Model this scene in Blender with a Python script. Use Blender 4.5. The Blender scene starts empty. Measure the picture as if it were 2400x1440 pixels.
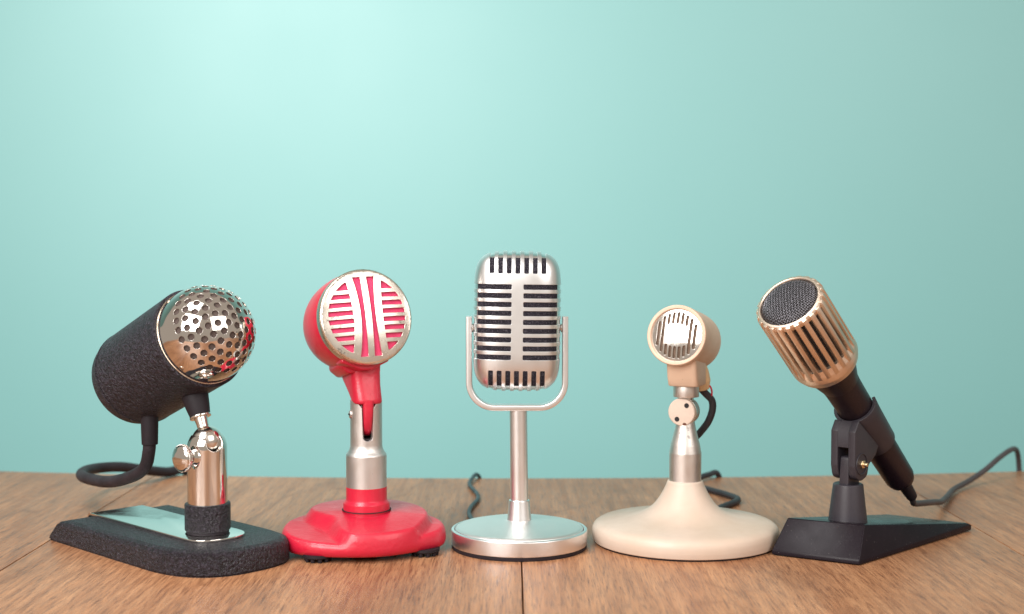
import bpy, bmesh, math, random
import numpy as np
from mathutils import Vector, Matrix
from mathutils.geometry import delaunay_2d_cdt

random.seed(7)
CM = 0.01                      # all lengths below are written in centimetres
SC = bpy.context.scene
COL = SC.collection
R = math.radians

# ------------------------------------------------------------------ camera
cam_d = bpy.data.cameras.new('camera')
cam = bpy.data.objects.new('camera', cam_d)
COL.objects.link(cam)
SC.camera = cam
cam.location = (0, -86.6 * CM, 18.4 * CM)
cam.rotation_euler = (R(90) - math.atan(120 / 3090), 0, 0)
cam_d.sensor_width = 36
cam_d.lens = 46.35
cam_d.clip_start = 0.01
cam_d.clip_end = 50
cam_d.dof.use_dof = True
cam_d.dof.focus_distance = 0.805
cam_d.dof.aperture_fstop = 7.1

# ------------------------------------------------------------------ light
world = bpy.data.worlds.new('World')
SC.world = world
world.use_nodes = True
bg = world.node_tree.nodes['Background']
bg.inputs[0].default_value = (1.0, 0.865, 0.735, 1)
bg.inputs[1].default_value = 0.36


def softbox(name, loc, target, sx, sy, power, color, spread=180):
    d = bpy.data.lights.new(name, 'AREA')
    d.shape = 'RECTANGLE'
    d.size, d.size_y = sx * CM, sy * CM
    d.energy = power
    d.color = color
    d.spread = R(spread)
    o = bpy.data.objects.new(name, d)
    COL.objects.link(o)
    o.location = Vector(loc) * CM
    o.rotation_euler = (Vector(target) - Vector(loc)).to_track_quat('-Z', 'Y').to_euler()
    return o


softbox('softbox_left', (-66, -110, 74), (-4, 0, 12), 92, 84, 19.5, (1.0, 0.965, 0.93))
softbox('softbox_right', (104, -122, 98), (0, 0, 10), 120, 105, 12.0, (1.0, 0.965, 0.93))
softbox('wall_wash', (-50, -34, 104), (-6, 85, -4), 50, 40, 3.4, (1.0, 0.99, 0.985), 95)

vs = SC.view_settings
vs.view_transform = 'Standard'
vs.look = 'None'
vs.exposure = 0.37
vs.gamma = 1.0
vs.use_curve_mapping = False
SC.render.engine = 'CYCLES'

# ------------------------------------------------------------------ materials
MATS = {}


class NT:
    def __init__(self, name):
        self.m = bpy.data.materials.new(name)
        self.m.use_nodes = True
        self.t = self.m.node_tree
        self.b = self.t.nodes['Principled BSDF']
        self.tc = self.t.nodes.new('ShaderNodeTexCoord')

    def n(self, typ, **kw):
        nd = self.t.nodes.new(typ)
        for k, v in kw.items():
            if k.startswith('i_'):
                key = k[2:].replace('_', ' ')
                nd.inputs[key].default_value = v
            else:
                setattr(nd, k, v)
        return nd

    def l(self, a, b):
        self.t.links.new(a, b)

    def coords(self, scale=(1, 1, 1), rot=(0, 0, 0), loc=(0, 0, 0)):
        mp = self.n('ShaderNodeMapping')
        mp.inputs['Scale'].default_value = scale
        mp.inputs['Rotation'].default_value = rot
        mp.inputs['Location'].default_value = loc
        self.l(self.tc.outputs['Object'], mp.inputs['Vector'])
        return mp.outputs['Vector']

    def noise(self, vec, scale, detail=3, rough=0.55, dist=0.0):
        nd = self.n('ShaderNodeTexNoise', i_Scale=scale, i_Detail=detail, i_Roughness=rough, i_Distortion=dist)
        self.l(vec, nd.inputs['Vector'])
        return nd.outputs['Fac']

    def ramp(self, fac, stops, interp='LINEAR'):
        nd = self.n('ShaderNodeValToRGB')
        nd.color_ramp.interpolation = interp
        el = nd.color_ramp.elements
        while len(el) < len(stops):
            el.new(0.5)
        for e, (p, c) in zip(el, stops):
            e.position = p
            e.color = c if len(c) == 4 else (*c, 1)
        self.l(fac, nd.inputs['Fac'])
        return nd.outputs['Color']

    def mix(self, fac, a, b, mode='MIX'):
        nd = self.n('ShaderNodeMix', data_type='RGBA', blend_type=mode)
        for sock, val in ((nd.inputs['Factor'], fac), (nd.inputs['A'], a), (nd.inputs['B'], b)):
            pass
        ins = [s for s in nd.inputs if s.enabled]
        for s, val in zip(ins, (fac, a, b)):
            if hasattr(val, 'is_linked'):
                self.l(val, s)
            elif isinstance(val, (int, float)):
                s.default_value = val
            else:
                s.default_value = (*val, 1) if len(val) == 3 else val
        return [s for s in nd.outputs if s.enabled][0]

    def maprange(self, v, a, b, c, d):
        nd = self.n('ShaderNodeMapRange')
        for s, x in zip(nd.inputs[1:5], (a, b, c, d)):
            s.default_value = x
        self.l(v, nd.inputs[0])
        return nd.outputs[0]

    def bump(self, h, dist, strength=1.0, prev=None):
        nd = self.n('ShaderNodeBump', i_Strength=strength, i_Distance=dist)
        self.l(h, nd.inputs['Height'])
        if prev is not None:
            self.l(prev, nd.inputs['Normal'])
        self.l(nd.outputs['Normal'], self.b.inputs['Normal'])
        return nd.outputs['Normal']

    def set(self, **kw):
        for k, v in kw.items():
            s = self.b.inputs[k.replace('_', ' ')]
            if hasattr(v, 'is_linked'):
                self.l(v, s)
            elif isinstance(v, tuple) and len(v) == 3 and s.type == 'RGBA':
                s.default_value = (*v, 1)
            else:
                s.default_value = v


def metal(name, col, rough, smudge=0.06, grain=0.0, grain_dir=(1, 1, 1), pit=None):
    t = NT(name)
    c = t.coords()
    sm = t.noise(c, 90, 4, 0.6)
    t.set(Base_Color=col, Metallic=1.0, Roughness=t.maprange(sm, 0.3, 0.7, rough, rough + smudge))
    if pit:
        sp = t.noise(c, 420, 3, 0.65)
        big = t.noise(c, 70, 2, 0.5)
        mul = t.n('ShaderNodeMath', operation='MULTIPLY')
        t.l(sp, mul.inputs[0]); t.l(big, mul.inputs[1])
        f = t.ramp(mul.outputs[0], [(pit, (0, 0, 0)), (pit + 0.06, (1, 1, 1))])
        t.set(Base_Color=t.mix(f, col, tuple(x * 0.55 for x in col)))
    if grain:
        g = t.noise(t.coords(grain_dir), 1.0, 3, 0.6)
        t.bump(g, grain)
    MATS[name] = t.m
    return t


def make_materials():
    metal('chrome', (0.73, 0.695, 0.655), 0.04, 0.06)
    metal('old_chrome', (0.72, 0.67, 0.62), 0.13, 0.16)
    metal('worn_chrome', (0.80, 0.76, 0.72), 0.07, 0.10, pit=0.37)
    metal('plate_chrome', (0.80, 0.78, 0.74), 0.05, 0.10)
    metal('satin_nickel', (0.83, 0.835, 0.84), 0.33, 0.04, 0.00001, (900, 900, 900))
    metal('satin_base', (0.82, 0.815, 0.805), 0.42, 0.05, 0.00001, (900, 900, 900))
    metal('satin_core', (0.83, 0.83, 0.83), 0.22, 0.05)
    metal('face_nickel', (0.83, 0.77, 0.69), 0.20, 0.10, 0.00001, (300, 2400, 300), pit=0.34)
    metal('rim_brass', (0.66, 0.56, 0.45), 0.22, 0.12, pit=0.36)
    metal('cast_aluminium', (0.66, 0.635, 0.615), 0.38, 0.12, 0.00003, (700, 700, 1500), pit=0.41)
    metal('worn_aluminium', (0.70, 0.655, 0.62), 0.34, 0.14, 0.00002, (900, 900, 900), pit=0.36)
    metal('champagne_gold', (0.88, 0.73, 0.60), 0.34, 0.08, 0.00001, (900, 900, 900))
    metal('brass_screw', (0.78, 0.62, 0.40), 0.25, 0.1)
    metal('steel_wire', (0.20, 0.195, 0.215), 0.30, 0.1)

    # wrinkle paint, dark with a violet cast
    t = NT('wrinkle_black')
    c = t.coords()
    warp = t.n('ShaderNodeTexNoise', i_Scale=500.0, i_Detail=2.0)
    t.l(c, warp.inputs['Vector'])
    v1 = t.noise(c, 560, 4, 0.6, 0.6)
    v2 = t.noise(c, 330, 3, 0.6, 0.3)
    add = t.n('ShaderNodeMath', operation='MULTIPLY_ADD')
    t.l(v2, add.inputs[0]); add.inputs[1].default_value = 0.6; t.l(v1, add.inputs[2])
    t.bump(add.outputs[0], 0.0028, 1.0)
    t.set(Base_Color=t.ramp(v1, [(0.42, (0.006, 0.004, 0.008)), (0.66, (0.034, 0.026, 0.042))]),
          Roughness=0.40, Specular_IOR_Level=0.42)
    MATS['wrinkle_black'] = t.m

    t = NT('wrinkle_black_fine')
    c = t.coords()
    v1 = t.noise(c, 520, 4, 0.6, 0.5)
    t.bump(v1, 0.0034, 1.0)
    t.set(Base_Color=t.ramp(v1, [(0.42, (0.006, 0.004, 0.007)), (0.66, (0.030, 0.023, 0.036))]), Roughness=0.40, Specular_IOR_Level=0.45)
    MATS['wrinkle_black_fine'] = t.m

    def plastic(name, col, rough, var=0.25, bscale=700, bdist=0.00004, coat=0.0, dust=None, spec=0.5, specks=None):
        t = NT(name)
        c = t.coords()
        n1 = t.noise(c, 60, 4, 0.6)
        cc = t.mix(t.maprange(n1, 0.35, 0.65, 0, 1), col, tuple(x * (1 - var) for x in col))
        if dust:
            d = t.noise(c, 1500, 2, 0.5)
            f = t.ramp(d, [(dust, (0, 0, 0)), (dust + 0.04, (1, 1, 1))])
            cc = t.mix(f, cc, (0.20, 0.185, 0.18))
        if specks:
            d = t.noise(c, 380, 3, 0.6)
            f = t.ramp(d, [(specks, (0, 0, 0)), (specks + 0.03, (1, 1, 1))])
            cc = t.mix(f, cc, tuple(x * 0.35 for x in col))
            age = t.noise(c, 18, 4, 0.6)
            cc = t.mix(t.maprange(age, 0.4, 0.7, 0, 0.7), cc, tuple(x * k for x, k in zip(col, (0.93, 0.88, 0.80))))
        t.set(Base_Color=cc, Roughness=t.maprange(n1, 0.3, 0.7, rough, rough + (0.2 if specks else 0.10)), Coat_Weight=coat,
              Coat_Roughness=0.08, Specular_IOR_Level=spec)
        if bdist:
            t.bump(t.noise(c, bscale, 3, 0.5), bdist)
        MATS[name] = t.m

    plastic('red_paint', (0.53, 0.010, 0.037), 0.31, 0.10, 330, 0.00030, 0.22, specks=0.735)
    plastic('red_smooth', (0.53, 0.010, 0.037), 0.30, 0.10, 420, 0.00010, 0.2)
    plastic('beige_enamel', (0.575, 0.465, 0.385), 0.36, 0.07, 300, 0.00004, 0.0, spec=0.4, specks=0.74)
    plastic('beige_plastic', (0.63, 0.45, 0.335), 0.36, 0.08, 300, 0.00003, specks=0.74)
    plastic('beige_cap', (0.60, 0.48, 0.40), 0.42, 0.10, 500, 0.00008)
    plastic('plug_ivory', (0.76, 0.53, 0.30), 0.40, 0.12)
    plastic('black_rubber', (0.017, 0.013, 0.018), 0.55, 0.3, spec=0.3)
    plastic('black_plastic', (0.013, 0.009, 0.013), 0.24, 0.2, 900, 0.00002, dust=0.725, spec=0.12)
    plastic('black_handle', (0.014, 0.008, 0.012), 0.32, 0.2, 900, 0.00003, dust=0.735, spec=0.35)
    plastic('grey_plastic', (0.027, 0.023, 0.031), 0.40, 0.15, 800, 0.00004)
    plastic('cable_black', (0.026, 0.024, 0.030), 0.45, 0.25)
    plastic('cable_hose', (0.028, 0.021, 0.027), 0.6, 0.35, 700, 0.0004, spec=0.3)
    plastic('cable_blue', (0.03, 0.05, 0.062), 0.42, 0.25)
    plastic('cable_grey', (0.060, 0.052, 0.056), 0.5, 0.25)
    plastic('wire_red', (0.55, 0.02, 0.05), 0.35, 0.1)
    plastic('hole_shade', (0.012, 0.010, 0.012), 0.7, 0.1)  # near-black that puts the shade of holes and gaps into colour
    plastic('rust', (0.16, 0.05, 0.03), 0.7, 0.4)

    # cloth and foam behind the grilles
    def cloth(name, c1, c2, scale, dist, rough=0.9):
        t = NT(name)
        c = t.coords()
        a = t.n('ShaderNodeTexWave', i_Scale=scale, i_Distortion=0.4); a.bands_direction = 'X'
        b = t.n('ShaderNodeTexWave', i_Scale=scale, i_Distortion=0.4); b.bands_direction = 'Z'
        t.l(t.coords(rot=(0, R(35), 0)), a.inputs['Vector'])
        t.l(t.coords(rot=(0, R(35), 0)), b.inputs['Vector'])
        mul = t.n('ShaderNodeMath', operation='MULTIPLY')
        t.l(a.outputs['Fac'], mul.inputs[0]); t.l(b.outputs['Fac'], mul.inputs[1])
        n = t.noise(c, 350, 3, 0.6)
        add = t.n('ShaderNodeMath', operation='MULTIPLY_ADD')
        t.l(n, add.inputs[0]); add.inputs[1].default_value = 0.7; t.l(mul.outputs[0], add.inputs[2])
        t.set(Base_Color=t.ramp(add.outputs[0], [(0.25, c1), (0.9, c2)]), Roughness=rough, Specular_IOR_Level=0.2)
        t.bump(add.outputs[0], dist)
        MATS[name] = t.m
    cloth('pink_cloth', (0.62, 0.035, 0.115), (0.80, 0.10, 0.22), 260, 0.0004)
    cloth('brown_cloth', (0.065, 0.046, 0.041), (0.115, 0.087, 0.078), 300, 0.0003)
    cloth('brown_mesh', (0.045, 0.03, 0.022), (0.38, 0.26, 0.19), 330, 0.0005, 0.5)

    t = NT('foam_black')
    c = t.coords()
    n = t.noise(c, 1300, 3, 0.7)
    t.set(Base_Color=t.ramp(n, [(0.5, (0.010, 0.009, 0.015)), (0.72, (0.10, 0.09, 0.11))]), Roughness=0.9,
          Specular_IOR_Level=0.25)
    t.bump(n, 0.0008)
    MATS['foam_black'] = t.m

    # painted wall
    t = NT('wall_paint')
    c = t.coords()
    n1 = t.noise(c, 1.6, 2, 0.5)
    n2 = t.noise(c, 260, 3, 0.6)
    t.set(Base_Color=t.mix(t.maprange(n1, 0.3, 0.7, 0, 1), (0.166, 0.410, 0.408), (0.180, 0.428, 0.426)),
          Roughness=t.maprange(t.noise(c, 3.0, 3, 0.55), 0.3, 0.7, 0.48, 0.53), Specular_IOR_Level=0.5, IOR=1.8)
    t.bump(n2, 0.00006)
    MATS['wall_paint'] = t.m

    # oak-look boards: grain runs along local Y; every board is offset by its own random number
    t = NT('wood_board')
    info = t.n('ShaderNodeObjectInfo')
    comb = t.n('ShaderNodeCombineXYZ')
    for i, k in enumerate((3.1, 7.7, 1.9)):
        mm = t.n('ShaderNodeMath', operation='MULTIPLY')
        t.l(info.outputs['Random'], mm.inputs[0]); mm.inputs[1].default_value = k
        t.l(mm.outputs[0], comb.inputs[i])
    va = t.n('ShaderNodeVectorMath', operation='ADD')
    t.l(t.tc.outputs['Object'], va.inputs[0]); t.l(comb.outputs[0], va.inputs[1])

    def cs(scale):
        mp = t.n('ShaderNodeMapping')
        mp.inputs['Scale'].default_value = scale
        t.l(va.outputs[0], mp.inputs['Vector'])
        return mp.outputs['Vector']
    fig = t.noise(cs((9, 2.6, 9)), 1.0, 3, 0.5, 0.4)          # slow figure
    rings = t.n('ShaderNodeMath', operation='MULTIPLY'); t.l(fig, rings.inputs[0]); rings.inputs[1].default_value = 16
    fr = t.n('ShaderNodeMath', operation='PINGPONG'); t.l(rings.outputs[0], fr.inputs[0]); fr.inputs[1].default_value = 1.0
    fine = t.noise(cs((900, 48, 60)), 1.0, 5, 0.62, 0.15)     # fibres
    mid = t.noise(cs((200, 8, 30)), 1.0, 4, 0.6, 0.3)          # streaks
    pores = t.noise(cs((1300, 55, 80)), 1.0, 2, 0.5)
    cA = t.ramp(mid, [(0.25, (0.31, 0.136, 0.064)), (0.50, (0.430, 0.212, 0.106)), (0.75, (0.53, 0.283, 0.148))])
    cB = t.ramp(fine, [(0.30, (0.52, 0.44, 0.43)), (0.5, (0.95, 0.93, 0.92)), (0.68, (1.15, 1.13, 1.10))])
    c1 = t.mix(1.0, cA, cB, 'MULTIPLY')
    rg = t.ramp(fr.outputs[0], [(0.0, (0.70, 0.63, 0.62)), (0.25, (0.97, 0.96, 0.95)), (1.0, (1.04, 1.03, 1.02))])
    patch = t.noise(cs((11, 3.5, 9)), 1.0, 2, 0.5)
    c2 = t.mix(t.maprange(patch, 0.46, 0.66, 0.0, 1.0), c1, t.mix(1.0, c1, rg, 'MULTIPLY'))
    worn = t.ramp(t.noise(cs((7, 3.2, 6)), 1.0, 4, 0.6, 0.6), [(0.34, (0.68, 0.61, 0.57)), (0.54, (0.96, 0.95, 0.94)), (0.72, (1.06, 1.05, 1.03))])
    c2 = t.mix(1.0, c2, worn, 'MULTIPLY')
    pf = t.ramp(pores, [(0.60, (0, 0, 0)), (0.70, (1, 1, 1))])
    c3 = t.mix(pf, c2, t.mix(1.0, c2, (0.52, 0.45, 0.45), 'MULTIPLY'))
    t.set(Base_Color=c3, Roughness=t.maprange(fine, 0.3, 0.7, 0.36, 0.50), Specular_IOR_Level=0.45)
    b1 = t.bump(fine, 0.00010)
    t.bump(pores, 0.00012, 1.0, b1)
    MATS['wood_board'] = t.m


make_materials()

# ------------------------------------------------------------------ mesh helpers (centimetres, world axes)
ORIGIN = {}


def thing(name, label, cat, loc):
    o = bpy.data.objects.new(name, None)
    COL.objects.link(o)
    o.location = Vector(loc) * CM
    o.empty_display_size = 0.02
    o['label'] = label
    o['category'] = cat
    ORIGIN[o] = np.array(loc, float)
    return o


def obj(name, vf, mat, parent=None, smooth=40, bevel=0.0, seg=3, normals=None, label=None, bang=28):
    v, f = vf
    v = np.asarray(v, float)
    org = ORIGIN.get(parent, np.zeros(3))
    me = bpy.data.meshes.new(name)
    me.from_pydata(((v - org) * CM).tolist(), [], [list(map(int, q)) for q in f])
    bm = bmesh.new()
    bm.from_mesh(me)
    if normals is None:
        bmesh.ops.remove_doubles(bm, verts=bm.verts, dist=1e-6)
        bmesh.ops.recalc_face_normals(bm, faces=bm.faces)
    if bevel:
        es = [e for e in bm.edges if len(e.link_faces) == 2 and e.calc_face_angle(0) > R(bang)]
        bmesh.ops.bevel(bm, geom=es, offset=bevel * CM, segments=seg, profile=0.5, affect='EDGES', clamp_overlap=True)
    if normals is None:
        bm.to_mesh(me)
    bm.free()
    me.shade_smooth()
    if normals is not None:
        me.normals_split_custom_set_from_vertices([Vector(n).normalized() for n in normals])
    elif smooth:
        me.set_sharp_from_angle(angle=R(smooth))
    me.materials.append(MATS[mat])
    o = bpy.data.objects.new(name, me)
    COL.objects.link(o)
    if parent is not None:
        o.parent = parent
        ORIGIN[o] = org
    if label:
        o['label'] = label
    return o


def unit(v):
    v = np.asarray(v, float)
    return v / np.linalg.norm(v)


class Frame:
    """local axes: z along the given axis, y as close to up as it gets, x to the right seen from the tip"""
    def __init__(self, o, axis=(0, 0, 1), up=(0, 0, 1), roll=0.0):
        self.o = np.asarray(o, float)
        z = unit(axis)
        u = np.asarray(up, float)
        if abs(np.dot(unit(u), z)) > 0.999:
            u = np.array((0, 1.0, 0))
        x = unit(np.cross(u, z))
        y = np.cross(z, x)
        c, s = math.cos(R(roll)), math.sin(R(roll))
        self.x, self.y, self.z = c * x + s * y, -s * x + c * y, z

    def __call__(self, p):
        p = np.atleast_2d(np.asarray(p, float))
        return self.o + p[:, :1] * self.x + p[:, 1:2] * self.y + p[:, 2:3] * self.z

    def d(self, p):
        p = np.atleast_2d(np.asarray(p, float))
        return p[:, :1] * self.x + p[:, 1:2] * self.y + p[:, 2:3] * self.z

    def at(self, x, y, z):
        return self((x, y, z))[0]


WORLD = Frame((0, 0, 0))
WORLD.x, WORLD.y, WORLD.z = np.eye(3)


def fillet(pts, n=6):
    """pts: (a, b) or (a, b, radius): rounds the corners of an open polyline"""
    out = []
    for i, p in enumerate(pts):
        rad = p[2] if len(p) > 2 else 0
        P = np.array(p[:2], float)
        if rad == 0 or i in (0, len(pts) - 1):
            out.append(P)
            continue
        A, B = np.array(pts[i - 1][:2], float), np.array(pts[i + 1][:2], float)
        u, w = unit(A - P), unit(B - P)
        ang = math.acos(max(-1, min(1, float(np.dot(u, w)))))
        t = min(rad / math.tan(ang / 2), 0.49 * np.linalg.norm(A - P), 0.49 * np.linalg.norm(B - P))
        p0, p1 = P + u * t, P + w * t
        for k in range(n + 1):
            s = k / n
            out.append((1 - s) ** 2 * p0 + 2 * s * (1 - s) * P + s * s * p1)
    return [tuple(q) for q in out]


def fillet_closed(pts, n=6):
    m = len(pts)
    ext = [pts[-1]] + list(pts) + [pts[0]]
    r = fillet(ext, n)
    return r[1:-1]


def lathe(profile, F, seg=96, arc=None):
    """profile: (r, z) from one end to the other; r = 0 closes"""
    v, f, rows = [], [], []
    full = arc is None
    a0, a1 = (0, 2 * math.pi) if full else (R(arc[0]), R(arc[1]))
    cnt = seg if full else seg + 1
    for r, z in profile:
        if r < 1e-6:
            rows.append([len(v)])
            v.append((0, 0, z))
        else:
            row = []
            for k in range(cnt):
                a = a0 + (a1 - a0) * k / seg
                row.append(len(v))
                v.append((r * math.cos(a), r * math.sin(a), z))
            rows.append(row)
    for A, B in zip(rows, rows[1:]):
        for k in range(seg):
            k2 = (k + 1) % seg if full else k + 1
            if len(A) == 1 and len(B) == 1:
                continue
            if len(A) == 1:
                f.append((A[0], B[k], B[k2]))
            elif len(B) == 1:
                f.append((A[k], A[k2], B[0]))
            else:
                f.append((A[k], A[k2], B[k2], B[k]))
    return F(v), f


def catmull(pts, n=10):
    pts = [np.asarray(p, float) for p in pts]
    P = [2 * pts[0] - pts[1]] + pts + [2 * pts[-1] - pts[-2]]
    out = []
    for i in range(1, len(P) - 2):
        p0, p1, p2, p3 = P[i - 1:i + 3]
        for k in range(n):
            t = k / n
            out.append(0.5 * (2 * p1 + (p2 - p0) * t + (2 * p0 - 5 * p1 + 4 * p2 - p3) * t * t + (3 * p1 - p0 - 3 * p2 + p3) * t ** 3))
    out.append(P[-2])
    return out


def tube(path, rad, seg=16, caps=True):
    path = [np.asarray(p, float) for p in path]
    n = len(path)
    rads = rad if hasattr(rad, '__len__') else [rad] * n
    v, f = [], []
    prev = None
    for i, p in enumerate(path):
        t = unit(path[min(i + 1, n - 1)] - path[max(i - 1, 0)])
        if prev is None:
            prev = unit(np.cross(t, (0, 0, 1) if abs(t[2]) < 0.9 else (1, 0, 0)))
        x = unit(prev - np.dot(prev, t) * t)
        prev = x
        y = np.cross(t, x)
        for k in range(seg):
            a = 2 * math.pi * k / seg
            v.append(p + rads[i] * (math.cos(a) * x + math.sin(a) * y))
    for i in range(n - 1):
        for k in range(seg):
            k2 = (k + 1) % seg
            f.append((i * seg + k, i * seg + k2, (i + 1) * seg + k2, (i + 1) * seg + k))
    if caps:
        f.append(tuple(range(seg))[::-1])
        f.append(tuple((n - 1) * seg + k for k in range(seg)))
    return v, f


def prism(poly, z0, z1, F=WORLD):
    n = len(poly)
    v = [(x, y, z0) for x, y in poly] + [(x, y, z1) for x, y in poly]
    f = [tuple(range(n))[::-1], tuple(range(n, 2 * n))]
    f += [(k, (k + 1) % n, n + (k + 1) % n, n + k) for k in range(n)]
    return F(v), f


def loft(sections, closed=True):
    """sections: list of equal-length rings of points"""
    n = len(sections[0])
    v = [p for s in sections for p in s]
    f = []
    for i in range(len(sections) - 1):
        for k in range(n):
            k2 = (k + 1) % n
            f.append((i * n + k, i * n + k2, (i + 1) * n + k2, (i + 1) * n + k))
    if closed:
        f.append(tuple(range(n))[::-1])
        f.append(tuple((len(sections) - 1) * n + k for k in range(n)))
    return v, f


def join(*vfs):
    v, f, o = [], [], 0
    for a, b in vfs:
        v += [tuple(p) for p in a]
        f += [tuple(i + o for i in q) for q in b]
        o += len(a)
    return v, f


def ball(c, r, seg=32, rings=16, F=None):
    prof = [(r * math.sin(math.pi * k / rings), -r * math.cos(math.pi * k / rings)) for k in range(rings + 1)]
    prof[0] = (0, -r); prof[-1] = (0, r)
    return lathe(prof, F or Frame(c), seg)


def inside(poly, pts):
    poly = np.asarray(poly); x, y = pts[:, 0], pts[:, 1]
    res = np.zeros(len(pts), bool)
    j = len(poly) - 1
    for i in range(len(poly)):
        xi, yi = poly[i]; xj, yj = poly[j]
        if yi != yj:
            c = ((yi > y) != (yj > y)) & (x < (xj - xi) * (y - yi) / (yj - yi) + xi)
            res ^= c
        j = i
    return res


def perforated(outer, holes, extra, surf, chamfer, depth, keep_edge=None):
    """sheet cut with holes: constrained triangulation in a flat parameter plane laid onto a surface.
    surf(points) -> positions, normals; every cut edge gets a small round-over and a wall of the sheet's thickness"""
    pts, edges = [], []
    for lp in [outer] + holes:
        o = len(pts)
        pts += [tuple(p) for p in lp]
        edges += [(o + k, o + (k + 1) % len(lp)) for k in range(len(lp))]
    loop_pts = np.array(pts)
    ex = np.asarray(extra, float)
    ex = ex[inside(outer, ex)]
    for h in holes:
        ex = ex[~inside(h, ex)]
    if len(ex):
        d = np.min(((ex[:, None, :] - loop_pts[None]) ** 2).sum(2), axis=1)
        ex = ex[d > (0.02) ** 2]
    pts += [tuple(p) for p in ex]
    vo, eo, fo, *_ = delaunay_2d_cdt([Vector(p) for p in pts], edges, [], 0, 1e-5)
    V = np.array([tuple(p) for p in vo])
    T = np.array([tuple(q) for q in fo if len(q) == 3])
    C = V[T].mean(1)
    ok = inside(outer, C)
    for h in holes:
        ok &= ~inside(h, C)
    T = T[ok]
    used = np.unique(T)
    remap = -np.ones(len(V), int); remap[used] = np.arange(len(used))
    V = V[used]; T = remap[T]
    pos, nrm = surf(V)
    # orient along the normals
    fn = np.cross(pos[T[:, 1]] - pos[T[:, 0]], pos[T[:, 2]] - pos[T[:, 0]])
    flip = (fn * nrm[T].mean(1)).sum(1) < 0
    T[flip] = T[flip][:, ::-1]
    cnt = {}
    for t in T:
        for a, b in ((t[0], t[1]), (t[1], t[2]), (t[2], t[0])):
            k = (min(a, b), max(a, b))
            cnt[k] = (cnt.get(k, (0,))[0] + 1, a, b)
    bd = [(a, b) for c, a, b in cnt.values() if c == 1]
    if keep_edge is not None:
        bd = [(a, b) for a, b in bd if not keep_edge(V[a], V[b])]
    out = np.zeros_like(pos)
    for a, b in bd:
        w = np.cross(pos[b] - pos[a], nrm[a])
        L = np.linalg.norm(w)
        if L > 1e-9:
            out[a] += w / L; out[b] += w / L
    bv = sorted({i for e in bd for i in e})
    n0 = len(pos)
    i1 = {b: n0 + k for k, b in enumerate(bv)}
    i2 = {b: n0 + len(bv) + k for k, b in enumerate(bv)}
    O = np.array([unit(out[b]) if np.linalg.norm(out[b]) > 1e-9 else nrm[b] for b in bv])
    p1 = pos[bv] + O * chamfer - nrm[bv] * chamfer
    p2 = p1 - nrm[bv] * depth
    allp = np.vstack([pos, p1, p2])
    alln = np.vstack([nrm, O, O])
    F = [tuple(t) for t in T]
    for a, b in bd:
        F.append((a, i1[a], i1[b], b)); F.append((i1[a], i2[a], i2[b], i1[b]))
    # wind the walls with their normals
    F2 = []
    for q in F:
        P = allp[list(q)]
        n = np.cross(P[1] - P[0], P[2] - P[0])
        F2.append(q if np.dot(n, alln[list(q)].mean(0)) >= 0 else q[::-1])
    return allp, F2, alln


def hexgrid(rx, ry, s, cx=0, cy=0):
    out = []
    j = 0
    y = -ry
    while y <= ry:
        x = -rx + (s / 2 if j % 2 else 0)
        while x <= rx:
            out.append((cx + x + random.uniform(-.1, .1) * s, cy + y + random.uniform(-.1, .1) * s))
            x += s
        y += s * 0.866
        j += 1
    return out


def stadium(x0, x1, y, h, n=6):
    """horizontal slot with round ends"""
    r = h / 2
    p = []
    for k in range(n + 1):
        a = math.pi / 2 + math.pi * k / n
        p.append((x0 + r + r * math.cos(a), y + r * math.sin(a)))
    for k in range(n + 1):
        a = -math.pi / 2 + math.pi * k / n
        p.append((x1 - r + r * math.cos(a), y + r * math.sin(a)))
    return p


def dense(poly, step):
    out = []
    for i in range(len(poly)):
        a, b = np.array(poly[i], float), np.array(poly[(i + 1) % len(poly)], float)
        m = max(1, int(np.linalg.norm(b - a) / step))
        out += [tuple(a + (b - a) * k / m) for k in range(m)]
    return out


def slotted_screw(F, r, h, mat, parent, name='screw'):
    """round head; a dark bar stands for the shaded driver slot"""
    prof = fillet([(0, -0.1), (r, -0.1), (r, h * 0.6, r * .3), (r * .6, h, r * .3), (0, h)], 4)
    s = obj(name, lathe(prof, F, 28), mat, parent)
    w = r * 0.16
    obj('slot_shade', prism([(-r * .85, -w), (r * .85, -w), (r * .85, w), (-r * .85, w)], h * 0.5, h + 0.012, F), 'hole_shade', s)  # uncut slot: its shade is a dark bar on the head
    return s


# ------------------------------------------------------------------ setting: wall and table
def build_setting():
    w = obj('wall', prism([(-330, 85), (330, 85), (330, 97), (-330, 97)], -80, 190), 'wall_paint')
    w['kind'] = 'structure'
    t = thing('wooden_table', 'brown wood-grain table top of wide boards under the five microphones', 'table', (0, 0, 0))
    edges = [-91.0, -60.4, -29.95, 0.58, 31.45, 62.0, 92.5]
    back = lambda x: 21.9 + 0.0019 * min(abs(x), 70) ** 2
    obj('seam_darkener', prism([(-88, -56), (89, -56), (89, 20), (-88, 20)], -4.4, -2.83), 'hole_shade', t, bevel=0.1, seg=2)  # added sheet, unseen below the boards, so their seams look dark
    for a, b in zip(edges, edges[1:]):
        g = 0.035
        poly = [(a + g, -58), (b - g, -58)] + [(b - g + (a - b + 2 * g) * k / 12, back(b - g + (a - b + 2 * g) * k / 12)) for k in range(13)]
        obj('board', prism(poly, -2.8, 0), 'wood_board', t, bevel=0.07, seg=2)


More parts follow.
